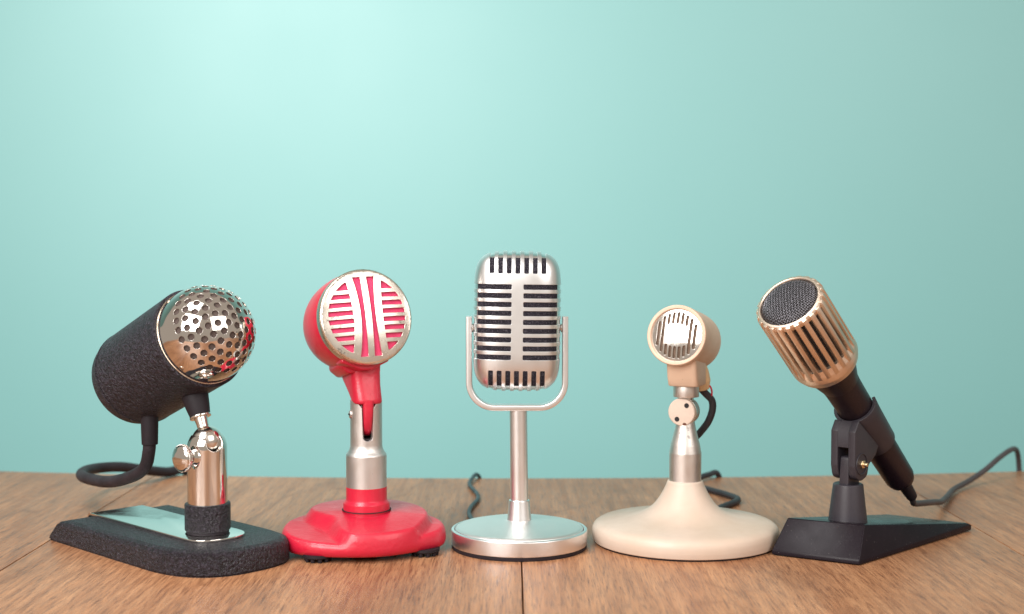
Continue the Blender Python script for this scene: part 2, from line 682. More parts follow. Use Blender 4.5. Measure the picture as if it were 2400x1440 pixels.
# ------------------------------------------------------------------ 1: black wrinkle-paint microphone with chrome dome
def build_dome_microphone():
    ex, ny = np.array((.719, -.695, 0)), np.array((.695, .719, 0))
    root = thing('desk_microphone', 'black wrinkle-painted microphone with perforated chrome dome on a flat tombstone base', 'microphone', (-18.5, -7.0, 0))

    def B(e, n, z):
        return ex * e + ny * n + np.array((0, 0, z))
    BF = Frame((0, 0, 0)); BF.x, BF.y, BF.z = ex, ny, np.array((0, 0, 1.0))
    n0, n1 = -22.15, -14.1
    hn, nm, e0, al = (n1 - n0) / 2, (n0 + n1) / 2, -8.9, 5.45
    bot = [(-20.3, n0), (-17.0, n0), (-13.0, n0)]
    for k in range(49):
        t = -math.pi / 2 + math.pi * k / 48
        c_, s_ = math.cos(t), math.sin(t)
        q_ = 2.55 if s_ < 0 else 2.55 + 1.5 * s_
        bot.append((e0 + al * max(c_, 0) ** (2 / q_), nm + hn * math.copysign(abs(s_) ** (2 / q_), s_)))
    bot += [(-13.0, n1), (-17.0, n1), (-20.3, n1)]
    ins = 0.10
    secs = []
    prof = [(0.06, 0.0, 0), (0.06, 0.12, 0), (0.0, 0.12, 0), (0.0, 0.3, 0.08), (0.04, 1.15, 0.95), (0.16, 1.38, 1.2), (0.42, 1.5, 1.45)]
    cm = np.array((-12.0, (n0 + n1) / 2))
    hl, hw = 8.2, 4.0
    for d, z, tail in prof:
        ring = []
        for e, n in bot:
            e2 = cm[0] + (e - cm[0]) * (1 - d / hl)
            n2 = cm[1] + (n - cm[1]) * (1 - d / hw)
            if e < -20.0:
                e2 += tail
            ring.append(B(e2, n2, z))
        secs.append(ring)
    obj('base', loft(secs), 'wrinkle_black_fine', root, smooth=50)
    # a rubbed rusty scar low on the base edge
    # chrome strip
    c = -18.1
    strip = fillet_closed([(-18.9, c - 1.9), (-5.95, c - 1.9, 1.8), (-5.95, c + 1.9, 1.8), (-18.9, c + 1.9)], 12)
    obj('base_plate', prism(strip, 1.5, 1.66, BF), 'plate_chrome', root, bevel=0.03, seg=2)
    lip = [(-18.9, 1.66), (-19.1, 1.63), (-19.24, 1.5), (-19.28, 1.3), (-19.2, 1.28), (-19.14, 1.42), (-19.04, 1.50), (-18.9, 1.5)]
    LF = Frame((0, 0, 0)); LF.x, LF.y, LF.z = ex, np.array((0, 0, 1.0)), ny
    obj('plate_lip', prism(lip, c - 1.9, c + 1.9, LF), 'plate_chrome', root, smooth=60)

    P0 = np.array((-18.5, -7.0, 0))
    PF = Frame(P0)
    obj('post_foot', lathe([(1.28, 1.64), (1.28, 1.8)], PF, 64), 'black_rubber', root)
    obj('post_collar', lathe(fillet([(1.15, 1.78), (1.37, 1.78, .08), (1.37, 3.42, .08), (1.15, 3.42)], 4), PF, 72), 'wrinkle_black_fine', root)
    # chrome post with a rounded top that holds the ball, open towards the front right
    bz = 7.2
    rp = 1.2
    pz = 6.8
    outer_prof = [(rp, 3.3), (rp, pz)]
    for k in range(1, 9):
        a = R(40) * k / 8
        outer_prof.append((rp * math.cos(a) * 1.0, pz + rp * math.sin(a)))
    # surface as (angle, height) sheet with a cut for the ball neck
    zz = [p[1] for p in outer_prof]; rr = [p[0] for p in outer_prof]
    L = [0]
    for (r0, z0), (r1, z1) in zip(outer_prof, outer_prof[1:]):
        L.append(L[-1] + math.hypot(r1 - r0, z1 - z0))
    top = L[-1]

    def psurf(V):
        a = V[:, 0] / rp
        s = V[:, 1]
        r = np.interp(s, L, rr); z = np.interp(s, L, zz)
        th = np.where(z > pz, np.arcsin(np.clip((z - pz) / rp, 0, 1)), 0)
        pos = np.stack([P0[0] + r * np.cos(a), P0[1] + r * np.sin(a), z], 1)
        nr = np.stack([np.cos(a) * np.cos(th), np.sin(a) * np.cos(th), np.sin(th)], 1)
        return pos, nr
    w = math.pi * rp
    mid = R(-52) * rp               # the mouth of the slot faces front right
    outer = dense([(mid - w, 0), (mid + w, 0), (mid + w, top), (mid - w, top)], 0.12)
    u = [(mid - 0.66, top + .2), (mid - 0.62, top - 0.4)]
    for k in range(13):
        a = math.pi + math.pi * k / 12
        u.append((mid + 0.6 * math.cos(a), top - 0.50 + 0.52 * math.sin(a)))
    u += [(mid + 0.62, top - 0.4), (mid + 0.66, top + .2)]
    hole = dense(u, 0.1)
    v, f, nn = perforated(outer, [hole], hexgrid(w, 3.2, 0.16, mid, 2.5), psurf, 0.05, 0.2,
                          keep_edge=lambda a, b: min(abs(abs(a[0] - mid) - w), a[1]) < 1e-3 and min(abs(abs(b[0] - mid) - w), b[1]) < 1e-3)
    obj('post', (v, f), 'chrome', root, normals=nn)
    obj('post_socket', lathe([(0, 5.7), (0.95, 5.75), (0.98, 6.0)], PF, 48), 'hole_shade', root)
    ballc = np.array((-18.5, -7.0, 7.16))
    obj('ball_joint', ball(ballc, 0.95, 48, 24), 'old_chrome', root)
    # thumb knob on the left
    kd = unit((-0.62, -0.78, 0.02))
    kc = np.array((-18.5, -7.0, 6.3))
    KF = Frame(kc, kd)
    obj('clamp_boss', lathe(fillet([(0.78, 0.75), (0.62, 1.12, .15), (0.46, 1.34, .08), (0, 1.34)], 5), KF, 40), 'chrome', root)
    kb = obj('clamp_knob', lathe(fillet([(0, 1.62), (0.62, 1.62, .05), (0.80, 1.68, .05), (0.80, 1.94, .05), (0.70, 2.06, .3), (0.38, 2.20, .5), (0, 2.24)], 6), KF, 64), 'chrome', root)
    obj('knob_stem', lathe([(0.27, 1.2), (0.27, 1.7)], KF, 24), 'old_chrome', kb)
    teeth = []
    for k in range(64):
        a = 2 * math.pi * k / 64
        T = Frame(KF.at(0.80 * math.cos(a), 0.80 * math.sin(a), 1.81), kd, up=KF.d((math.cos(a), math.sin(a), 0))[0])
        teeth.append(prism([(-.022, -.02), (.022, -.02), (.010, .03), (-.010, .03)], -.12, .12, T))
    obj('knurling', join(*teeth), 'old_chrome', kb, smooth=None)

    # head
    a = unit((.700, -.590, .396))
    d = unit(np.array((0, 0, -1.0)) + a[2] * a)
    Q = ballc - d * 5.98 - 0.22 * a
    F = Frame(Q, a)
    MF = Frame(ballc, -d)           # up along the stem
    obj('head_stem', lathe(fillet([(0.36, 0.7), (0.36, 1.1), (0.42, 1.55), (0.42, 1.8)], 3), MF, 32), 'old_chrome', root)
    obj('mount_washer', lathe(fillet([(0.3, 1.50), (0.66, 1.50, .06), (0.66, 1.66, .06), (0.3, 1.66)], 3), MF, 48), 'chrome', root)
    obj('mount_cone', lathe(fillet([(0.2, 1.64), (0.62, 1.64, .05), (0.72, 2.2), (0.90, 3.5), (0.8, 3.8)], 3), MF, 48), 'black_rubber', root)
    rim = 2.16
    body = fillet([(0, -6.35), (1.75, -6.28, .8), (2.84, -5.9, 0.9), (3.10, -4.65, .5), (3.11, -4.55), (3.18, rim, .04), (2.99, rim + .0, .03), (2.94, rim - .6)], 8)
    b = obj('body', lathe(body, F, 128), 'wrinkle_black', root, smooth=50)
    obj('body_seam', lathe([(3.08, -4.81), (3.122, -4.79), (3.127, -4.73), (3.09, -4.71)], F, 128), 'wrinkle_black', b)
    # perforated dome
    Rd, sk = 2.96, 0.66
    q = Rd * math.pi / 2

    def dsurf(V):
        s = np.hypot(V[:, 0], V[:, 1]); ph = np.arctan2(V[:, 1], V[:, 0])
        th = np.minimum(s / Rd, math.pi / 2)
        z = rim + sk + Rd * np.cos(th) - np.maximum(s - q, 0)
        loc = np.stack([Rd * np.sin(th) * np.cos(ph), Rd * np.sin(th) * np.sin(ph), z], 1)
        nr = np.stack([np.sin(th) * np.cos(ph), np.sin(th) * np.sin(ph), np.cos(th)], 1)
        return F(loc), F.d(nr)
    holes = []
    hr = 0.216
    for k in range(0, 7):
        th = 0.200 * k
        cnt = 1 if k == 0 else max(1, int(round(2 * math.pi * math.sin(th) * Rd / 0.60)))
        for j in range(cnt):
            ph = 2 * math.pi * (j + (0.5 if k % 2 else 0.0)) / cnt + k * 0.13
            cdir = np.array((math.sin(th) * math.cos(ph), math.sin(th) * math.sin(ph), math.cos(th)))
            e1 = unit(np.cross(cdir, (0.3, 0.1, 0.9) if k else (1, 0, 0))); e2 = np.cross(cdir, e1)
            lp = []
            for m in range(20):
                an = 2 * math.pi * m / 20
                p = unit(cdir * Rd + hr * (math.cos(an) * e1 + math.sin(an) * e2))
                t2 = math.acos(max(-1, min(1, p[2]))) * Rd
                p2 = math.atan2(p[1], p[0])
                lp.append((t2 * math.cos(p2), t2 * math.sin(p2)))
            holes.append(lp)
    so = q + sk + 0.25
    outer = [(so * math.cos(2 * math.pi * k / 160), so * math.sin(2 * math.pi * k / 160)) for k in range(160)]
    v, f, nn = perforated(outer, holes, hexgrid(so, so, 0.17), dsurf, 0.014, 0.09)
    obj('grille_dome', (v, f), 'chrome', root, normals=nn)
    lr = 2.845
    lin = [(lr, rim - .3), (lr, rim + sk)] + [(lr * math.cos(R(90) * k / 24), rim + sk + lr * math.sin(R(90) * k / 24)) for k in range(1, 24)] + [(0, rim + sk + lr)]
    obj('cloth_lining', lathe(lin, F, 96), 'brown_cloth', root)
    obj('dome_bead', lathe(fillet([(2.94, rim - .02), (3.005, rim + .0, .02), (3.0, rim + .045, .02), (2.94, rim + .06)], 3), F, 128), 'rim_brass', root)
    for an in (222, 130):
        rd = np.array((math.cos(R(an)), math.sin(R(an)), 0))
        slotted_screw(Frame(F(rd * 2.94 + np.array((0, 0, rim + 0.42)))[0], F.d(rd)[0], up=a), 0.16, 0.07, 'rim_brass', root)

    # cable hose
    p0 = F.at(0, -2.75, -4.05)
    pts = [(-22.75, -4.15, 8.2), (-22.78, -4.15, 6.95), (-22.85, -4.05, 6.1), (-23.35, -3.3, 4.95), (-24.8, -1.6, 4.05), (-27.3, 1.9, 3.15),
           (-30.4, 6.8, 2.6), (-32.0, 11.0, 2.25), (-32.2, 14.5, 2.0), (-31.0, 17.2, 1.7), (-29.6, 19.6, 1.05), (-28.6, 22.0, 0.5), (-27.6, 24.6, 0.1), (-27.2, 25.6, -3.0)]
    obj('cable_boot', lathe(fillet([(0.2, -0.75), (0.50, -0.75, .06), (0.56, 1.3), (0.56, 2.6)], 3), Frame((-22.76, -4.15, 7.3)), 40), 'black_rubber', root)
    obj('cable', tube(catmull(pts, 10), 0.40, 18), 'cable_hose', root)


# ------------------------------------------------------------------ 2: red bullet microphone
def build_red_microphone():
    X0, Y0 = -9.15, -4.2
    root = thing('desk_microphone', 'glossy red bullet-shaped microphone with striped silver grille on a red lobed base', 'microphone', (X0, Y0, 0))
    # base
    cx, cy = X0, Y0 - 0.35
    # casting: a raised deck whose left front is scooped away above a lower lobe, a small lobe on the right, one behind
    grid = np.arange(0, 360, 0.5)
    ker = np.exp(-0.5 * (np.arange(-40, 41) * 0.5 / 6.0) ** 2)
    ker /= ker.sum()

    def polar(table):
        a_, r_ = zip(*table)
        vals = np.interp(grid, a_, r_, period=360)
        vals = np.convolve(np.concatenate([vals[-40:], vals, vals[:40]]), ker, 'valid')
        return lambda t: float(np.interp(math.degrees(t) % 360, grid, vals, period=360))
    rad = polar([(0, 5.05), (22, 4.8), (45, 4.3), (70, 4.6), (95, 5.1), (120, 4.6), (150, 4.45), (175, 4.95), (192, 5.3), (210, 5.25), (228, 4.85),
                 (245, 4.35), (262, 4.1), (285, 4.05), (305, 4.1), (322, 4.2), (334, 4.45), (347, 5.0)])
    deck_r = polar([(0, 4.0), (40, 4.1), (90, 4.3), (140, 4.3), (165, 4.1), (180, 3.6), (195, 3.0), (210, 2.65), (225, 2.7), (240, 3.2),
                    (255, 3.9), (270, 4.4), (310, 4.4), (330, 4.1), (345, 3.95)])

    NT_, NR = 216, 64
    v, f = [], []

    def hgt(x, y):
        r = math.hypot(x, y)
        t = math.atan2(y, x)
        sl = 0.135 if y < 0 else 0.05
        deck = 2.44 + sl * y - 0.02 * x - 0.010 * r * r
        flank = 1.70 + (0.14 if y < 0 else 0.05) * y - 0.02 * x
        left = math.exp(-((((math.degrees(t) - 210 + 180) % 360) - 180) / 45) ** 2)
        w = 0.40 + 0.65 * left
        q = min(1, max(0, (deck_r(t) + w * 0.35 - r) / w))
        q = q * q * (3 - 2 * q)
        return flank + (deck - flank) * q
    rows = []
    for j in range(NR + 1):
        s = math.sin(math.pi / 2 * j / NR) if j < NR else 1.0
        row = []
        for i in range(NT_):
            t = 2 * math.pi * i / NT_
            Rr = rad(t)
            x, y = s * Rr * math.cos(t), s * Rr * math.sin(t)
            edge = max(0.0, (s * Rr - (Rr - 0.36)) / 0.36)
            h = hgt(x, y)
            z = 0.80 + (h - 0.80) * math.sqrt(max(0, 1 - edge ** 2.6))
            row.append(len(v)); v.append((cx + x, cy + y, z))
        rows.append(row)
    for dz, dr in ((0.64, -0.02), (0.44, -0.10), (0.36, -0.22), (0.36, -0.9)):
        row = []
        for i in range(NT_):
            t = 2 * math.pi * i / NT_
            Rr = rad(t) + dr
            row.append(len(v)); v.append((cx + Rr * math.cos(t), cy + Rr * math.sin(t), dz))
        rows.append(row)
    for A, Bq in zip(rows, rows[1:]):
        for i in range(NT_):
            i2 = (i + 1) % NT_
            f.append((A[i], Bq[i], Bq[i2], A[i2]))
    obj('base', (v, f), 'red_paint', root, smooth=70)
    # studded rubber feet
    for th, rr in ((R(230), 4.0), (R(-22), 4.1), (R(95), 4.1)):
        fx, fy = cx + rr * math.cos(th), cy + rr * math.sin(th)
        FF = Frame((fx, fy, 0))
        ft = obj('rubber_foot', lathe(fillet([(0, .45), (0.90, .45), (0.90, .28, .06), (0.80, .22, .04), (0, .22)], 3), FF, 36), 'black_rubber', root)
        st = []
        for k in range(10):
            an = 2 * math.pi * k / 10
            st.append(lathe(fillet([(0, .25), (.14, .25), (.12, .0, .04), (0, 0)], 3), Frame((fx + .70 * math.cos(an), fy + .70 * math.sin(an), 0)), 10))
        obj('foot_studs', join(*st), 'black_rubber', ft)
    S = Frame((X0, Y0, 0))
    obj('stem_collar', lathe(fillet([(1.2, 2.2), (1.46, 2.2), (1.46, 2.92, .10), (1.30, 3.10, .08), (1.28, 3.2), (1.28, 3.93), (1.0, 3.93)], 5), S, 80), 'red_smooth', root)
    obj('collar_shade', lathe([(1.3, 2.50), (1.54, 2.50), (1.54, 2.46)], S, 64), 'hole_shade', root)  # dark ring painted in as the shade at the collar's foot
    # aluminium stem: sheet with a slot at the front and sloping ears
    prof = fillet([(1.27, 3.9), (1.27, 5.98, .06), (1.17, 6.08, .1), (1.03, 6.34, .2), (1.0, 6.55), (1.0, 9.35)], 5)
    L = [0]
    for p, q in zip(prof, prof[1:]):
        L.append(L[-1] + math.hypot(q[0] - p[0], q[1] - p[1]))
    rr = [p[0] for p in prof]; zz = [p[1] for p in prof]
    top = L[-1]

    def ssurf(V):
        an = V[:, 0]
        r = np.interp(V[:, 1], L, rr); z = np.interp(V[:, 1], L, zz)
        e = 0.04
        dr = (np.interp(V[:, 1] + e, L, rr) - np.interp(V[:, 1] - e, L, rr)); dz = (np.interp(V[:, 1] + e, L, zz) - np.interp(V[:, 1] - e, L, zz))
        ln = np.hypot(dr, dz) + 1e-9
        nr_, nz_ = dz / ln, -dr / ln
        pos = np.stack([X0 + r * np.cos(an), Y0 + r * np.sin(an), z], 1)
        nn = np.stack([nr_ * np.cos(an), nr_ * np.sin(an), nz_], 1)
        return pos, nn
    mid = R(-78)
    outer = dense([(mid - math.pi, 0), (mid + math.pi, 0), (mid + math.pi, top), (mid - math.pi, top)], 0.1)
    holes = []
    for c0 in (mid, mid + math.pi - 0.001 if False else None):
        if c0 is None:
            continue
        zs = top - 2.2
        u = [(c0 - 1.05, top + .3), (c0 - 0.38, top - 0.42), (c0 - 0.34, zs)]
        for k in range(1, 10):
            an = math.pi + math.pi * k / 10
            u.append((c0 + 0.34 * math.cos(an), zs + 0.30 * math.sin(an)))
        u += [(c0 + 0.34, zs), (c0 + 0.38, top - 0.42), (c0 + 1.05, top + .3)]
        holes.append(dense(u, 0.08))
    v, f, nn = perforated(outer, holes, hexgrid(math.pi, 3.2, 0.13, mid, 2.7), ssurf, 0.02, 0.24,
                          keep_edge=lambda a, b: abs(abs(a[0] - mid) - math.pi) < 1e-3 and abs(abs(b[0] - mid) - math.pi) < 1e-3)
    obj('stem', (v, f), 'cast_aluminium', root, normals=nn)
    obj('stem_core', lathe([(0, 7.0), (0.74, 7.0), (0.74, 6.4)], S, 32), 'hole_shade', root)
    for sgn in (-1, 1):
        ear = Frame((X0, Y0, 0), (0, 0, 1))
        c, s = math.cos(mid), math.sin(mid)
        pts = []
        for k in range(9):
            an = mid + sgn * (R(24) + R(132) * k / 8)
            pts.append((X0 + 0.77 * math.cos(an), Y0 + 0.77 * math.sin(an)))
        obj('stem_ear', prism(pts, 7.0, 9.1), 'cast_aluminium', root, bevel=.04, seg=2)
    slotted_screw(Frame((X0 - 0.93, Y0 - 0.36, 8.5), unit((-1, -.36, 0))), 0.26, 0.10, 'worn_aluminium', root)

    # head
    a = unit((.425, -.875, .20))
    FC = np.array((-8.95, -5.45, 14.66))
    F = Frame(FC, a, roll=2.5)
    Rf = 2.97
    # neck and saddle
    G = Frame(FC, a)
    sad = fillet_closed([(-1.55, -2.30, .1), (-1.62, -2.72, .12), (-0.35, -3.22, .5), (0.35, -3.22, .5), (1.48, -2.72, .12), (1.42, -2.30, .1), (0, -1.8)], 4)
    obj('saddle', prism(sad, -1.75, -0.62, G), 'red_smooth', root, bevel=0.09)
    rb = prism(fillet_closed([(-1.4, -1.8), (-1.4, -2.85, .35), (-.9, -3.3, .35), (.9, -3.3, .35), (1.3, -2.75, .3), (1.3, -1.8)], 4), -3.9, -1.5, G)
    obj('saddle_web', rb, 'red_smooth', root, bevel=0.12)
    yaw = math.atan2(a[1], a[0])

    def rsec(c, w, dd, z, r=0.35, ang=None):
        an = (yaw + math.pi / 2) if ang is None else ang
        ux, uy = math.cos(an), math.sin(an)
        vx, vy = math.cos(an - math.pi / 2), math.sin(an - math.pi / 2)
        p = fillet_closed([(-w / 2, -dd / 2, r), (w / 2, -dd / 2, r), (w / 2, dd / 2, r), (-w / 2, dd / 2, r)], 6)
        return [(c[0] + x * ux + y * vx, c[1] + x * uy + y * vy, z) for x, y in p]
    nk = np.array((X0 + 0.06, Y0 - 0.22))
    back = -np.array(a[:2]) / np.linalg.norm(a[:2])
    secs = [rsec(nk + back * 1.9, 2.0, 4.4, 12.4, .6), rsec(nk + back * 1.75, 1.98, 4.1, 11.7, .6), rsec(nk + back * 1.4, 1.92, 3.4, 11.1, .65),
            rsec(nk + back * .85, 1.88, 2.6, 10.4, .72), rsec(nk + back * .36, 1.86, 2.05, 9.85, .78), rsec(nk + back * .08, 1.86, 1.75, 9.5, .8), rsec(nk, 1.84, 1.68, 9.30, .8), rsec(nk, 1.70, 1.54, 9.20, .7)]
    obj('neck', loft(secs), 'red_paint', root, smooth=60)
    tg = [rsec(nk + (0.08, -0.05), 0.70, 1.66, 9.4, .26, R(8)), rsec(nk + (0.08, -0.06), 0.64, 1.66, 8.7, .26, R(8)), rsec(nk + (0.06, -0.04), 0.56, 1.55, 8.1, .25, R(8)),
          rsec(nk + (0.03, 0.05), 0.50, 1.35, 7.6, .22, R(8)), rsec(nk + (-0.02, .2), 0.44, 0.9, 7.25, .2, R(8)), rsec(nk + (-0.04, .3), 0.36, 0.5, 7.15, .15, R(8))]
    obj('tongue', loft(tg), 'red_paint', root, smooth=60)
    # shell
    shell = [(2.75, -.6)] + [(float(p[0]), float(p[1])) for p in catmull([(2.92, -.74), (3.02, -1.5), (3.03, -2.6), (2.90, -3.8), (2.50, -5.0), (1.78, -6.0), (.9, -6.55)], 8)] + [(0, -6.68)]
    obj('shell', lathe(shell, F, 128), 'red_smooth', root, smooth=60)
    ring = fillet([(2.66, -0.80), (2.97, -0.80, .03), (2.99, -0.66), (3.00, -0.12, .1), (2.90, -0.0, .06)], 5)
    obj('grille_rim', lathe(ring, F, 128), 'rim_brass', root, smooth=50)
    # striped face
    crown = 0.36

    def fsurf(V):
        r2 = (V ** 2).sum(1) / Rf ** 2
        z = crown * (1 - r2) + 0.0
        loc = np.stack([V[:, 0], V[:, 1], z], 1)
        nr = np.stack([2 * crown * V[:, 0] / Rf ** 2, 2 * crown * V[:, 1] / Rf ** 2, np.ones(len(V))], 1)
        ed = np.clip((np.sqrt(r2) - 0.955) / 0.045, 0, 1)
        nr[:, :2] += (V / np.sqrt(np.maximum(r2, 1e-9))[:, None] / Rf) * (ed ** 2)[:, None] * 1.0
        loc[:, 2] -= 0.06 * ed ** 2
        nr /= np.linalg.norm(nr, axis=1)[:, None]
        return F(loc), F.d(nr)
    Ro = 2.93
    outer = [(Ro * math.cos(2 * math.pi * k / 144), Ro * math.sin(2 * math.pi * k / 144)) for k in range(144)]
    holes = []
    Ri = 0.845
    for s in (-1, 1):
        # waisted upright slots
        ys = np.linspace(-0.84, 0.84, 25)
        lp = [(s * 0.064, y) for y in ys] + [(s * (0.166 + 0.075 * (y / 0.84) ** 2), y) for y in ys[::-1]]
        lp = [(x, math.copysign(min(abs(y), math.sqrt(0.875 ** 2 - x * x)), y)) for x, y in lp]
        holes.append([(x * Rf, y * Rf) for x, y in lp])
        inner = lambda y: 0.318 + 0.07 * (y / 0.78) ** 2
        pitch, hh = 0.173, 0.055
        for k in range(6):
            yc = (k - 2.5) * pitch
            lp = []
            for y in np.linspace(yc - hh, yc + hh, 4):
                lp.append((s * inner(y), y))
            for y in np.linspace(yc + hh, yc - hh, 4):
                lp.append((s * math.sqrt(Ri ** 2 - y * y), y))
            holes.append([(x * Rf, y * Rf) for x, y in dense(lp, 0.05)])
        for sy in (-1, 1):
            y0 = 3 * pitch + 0.005 + 0.035
            lp = []
            ytop = 0.735
            for y in np.linspace(y0, ytop, 8):
                lp.append((s * inner(y), sy * y))
            for y in np.linspace(ytop, y0, 8):
                x = math.sqrt(Ri ** 2 - y * y)
                if x > inner(y) + 0.01:
                    lp.append((s * x, sy * y))
            holes.append([(x * Rf, y * Rf) for x, y in dense(lp, 0.05)])
    v, f, nn = perforated(outer, holes, hexgrid(Ro, Ro, 0.15), fsurf, 0.02, 0.12)
    obj('striped_grille', (v, f), 'face_nickel', root, normals=nn)
    ck = [(0, crown - .16)] + [(Rf * r, crown * (1 - r * r) - 0.16) for r in (.2, .4, .6, .8, .94)]
    obj('cloth_backing', lathe(ck, F, 96), 'pink_cloth', root)


# ------------------------------------------------------------------ 3: satin nickel ribbed microphone
def build_ribbed_microphone():
    X0, Y0 = 0.46, -3.7
    root = thing('desk_microphone', 'satin silver ribbed microphone in a U-shaped yoke on a round silver base', 'microphone', (X0, Y0, 0))
    S = Frame((X0, Y0, 0))
    rb = 4.30
    obj('rubber_pad', lathe(fillet([(0, 0), (rb - .03, 0, .02), (rb - .03, .26), (rb - .3, .26)], 2), S, 128), 'black_rubber', root)
    obj('base', lathe(fillet([(rb - .25, .24), (rb, .24, .05), (rb, 1.16, .08), (rb - .17, 1.22, .06), (rb - .22, 1.05)], 5), S, 160), 'satin_nickel', root)
    disc = fillet([(rb - .245, 1.0), (rb - .255, 1.20, .10), (rb - .42, 1.30, .1), (3.0, 1.50), (1.5, 1.66), (0.7, 1.74), (0.2, 1.76), (0, 1.76)], 5)
    obj('base_disc', lathe(disc, S, 160), 'satin_base', root)
    obj('stem_collar', lathe(fillet([(.78, 1.68), (.78, 1.74), (.74, 1.9), (.65, 2.98, .06), (.52, 3.0)], 4), S, 72), 'satin_nickel', root)
    tilt = -0.08
    HX = 0.30
    path = [(X0 - .0, Y0, 2.9), (HX + .1, Y0, 8.72)]
    obj('stem', tube(path, 0.56, 48), 'satin_nickel', root, smooth=50)
    # yoke: flat bar bent to a U
    hw, th, zt, zb, rr = 3.02, 0.37, 14.60, 8.86, 1.62
    HX += 0.02
    cl = [(-hw, zt), (-hw, zb, rr), (hw, zb, rr), (hw, zt)]
    line = fillet([(-hw, zt), (-hw, zb + 0.0, rr + .5), (hw, zb, rr + .5), (hw, zt)], 18)
    # true round corners
    line = [(-hw, zt)]
    for k in range(17):
        an = math.pi + math.pi / 2 * k / 16
        line.append((-hw + rr + rr * math.cos(an), zb + rr + rr * math.sin(an)))
    for k in range(17):
        an = 1.5 * math.pi + math.pi / 2 * k / 16
        line.append((hw - rr + rr * math.cos(an), zb + rr + rr * math.sin(an)))
    line.append((hw, zt))
    secs = []
    for i, p in enumerate(line):
        t = unit(np.array(line[min(i + 1, len(line) - 1)]) - np.array(line[max(i - 1, 0)]))
        nrm = np.array((-t[1], t[0]))
        ring = []
        for x, y in fillet_closed([(-th / 2, -.62, .09), (th / 2, -.62, .09), (th / 2, .62, .09), (-th / 2, .62, .09)], 3):
            q = np.array(p) + nrm * x
            ring.append((HX + q[0], Y0 + y, q[1]))
        secs.append(ring)
    obj('yoke', loft(secs), 'satin_nickel', root, smooth=40)
    for s in (-1, 1):
        PFm = Frame((HX + s * 2.55, Y0, 13.86), (s, 0, 0))
        obj('pivot_screw', lathe(fillet([(0, 0), (.18, 0), (.18, .2), (.27, .2, .03), (.27, .33, .03), (0, .33)], 3), PFm, 28), 'old_chrome', root)

    # head: superelliptic shell with slots
    aa, bb, dd = 2.74, 4.40, 2.2
    nx, nz, m = 3.8, 6.4, 3.0
    C = np.array((HX, Y0, 14.32))
    lean = R(0.8)

    def gfun(V):
        return np.abs(V[:, 0] / aa) ** nx + np.abs(V[:, 1] / bb) ** nz

    def hsurf(V, k=1.0):
        g = np.clip(gfun(V), 0, 1)
        y = -dd * (1 - g) ** (1 / m)
        gx = nx * np.abs(V[:, 0] / aa) ** (nx - 1) * np.sign(V[:, 0]) / aa
        gz = nz * np.abs(V[:, 1] / bb) ** (nz - 1) * np.sign(V[:, 1]) / bb
        gy = -m * np.abs(y / dd) ** (m - 1) / dd
        n = np.stack([gx, gy, gz], 1)
        n /= np.linalg.norm(n, axis=1)[:, None] + 1e-12
        p = np.stack([V[:, 0] * k, y * k, V[:, 1] * k], 1)
        c, s = math.cos(lean), math.sin(lean)
        rot = lambda q: np.stack([c * q[:, 0] + s * q[:, 2], q[:, 1], -s * q[:, 0] + c * q[:, 2]], 1)
        return C + rot(p), rot(n)

    def outline(lam, N):
        out = []
        for k in range(N):
            t = 2 * math.pi * k / N
            dx, dz = aa * math.cos(t), bb * math.sin(t)
            lo, hi = 0.3, 2.0
            for _ in range(40):
                md = (lo + hi) / 2
                if abs(md * dx / aa) ** nx + abs(md * dz / bb) ** nz < 1: lo = md
                else: hi = md
            out.append((lo * dx * lam, lo * dz * lam))
        return out
    N = 220
    outer = outline(1.0, N)
    extra = hexgrid(aa, bb, 0.2)
    for lam in (.998, .993, .985, .97, .95, .925):
        extra += outline(lam, N)
    sh = 0.345
    holes = []
    lams = (.9, .925, .95, .97, .985, .993, .998)
    for k in range(9):
        z = (k - 4) * 0.5424
        for s in (-1, 1):
            lp = []
            half = stadium(0.345, 9, z, sh, 6)[:7]        # rounded inner end, from top to bottom
            top = [(x, z + sh / 2) for x in np.linspace(3.1, .6, 40)]
            botm = [(x, z - sh / 2) for x in np.linspace(.6, 3.1, 40)]
            rc = .07
            end = [(0.345 + rc, z + sh / 2), (0.345 + .02, z + sh / 2 - .02), (0.345, z + sh / 2 - rc), (0.345, z - sh / 2 + rc), (0.345 + .02, z - sh / 2 + .02), (0.345 + rc, z - sh / 2)]
            holes.append([(s * x, zz_) for x, zz_ in top + end + botm])
    sw = 0.33
    for k in range(7):
        x = (k - 3) * 0.534
        for s in (-1, 1):
            rc = .07
            zi = 2.98
            left = [(x - sw / 2, z) for z in np.linspace(5.0, zi + .2, 40)]
            right = [(x + sw / 2, z) for z in np.linspace(zi + .2, 5.0, 40)]
            end = [(x - sw / 2, zi + rc), (x - sw / 2 + .02, zi + .02), (x - sw / 2 + rc, zi), (x + sw / 2 - rc, zi), (x + sw / 2 - .02, zi + .02), (x + sw / 2, zi + rc)]
            holes.append([(xx, s * z) for xx, z in left + end + right])
    kp = lambda a, b: min(gfun(np.array([a]))[0], gfun(np.array([b]))[0]) > 0.9995
    v, f, nn = perforated(outer, holes, extra, hsurf, 0.022, 0.16, keep_edge=kp)
    sh_o = obj('front_shell', (v, f), 'satin_nickel', root, normals=nn)
    v2, n2 = v.copy(), nn.copy()
    v2[:, 1] = 2 * Y0 - v2[:, 1]; n2[:, 1] *= -1
    obj('rear_shell', (v2, [q[::-1] for q in f]), 'satin_nickel', root, normals=n2)

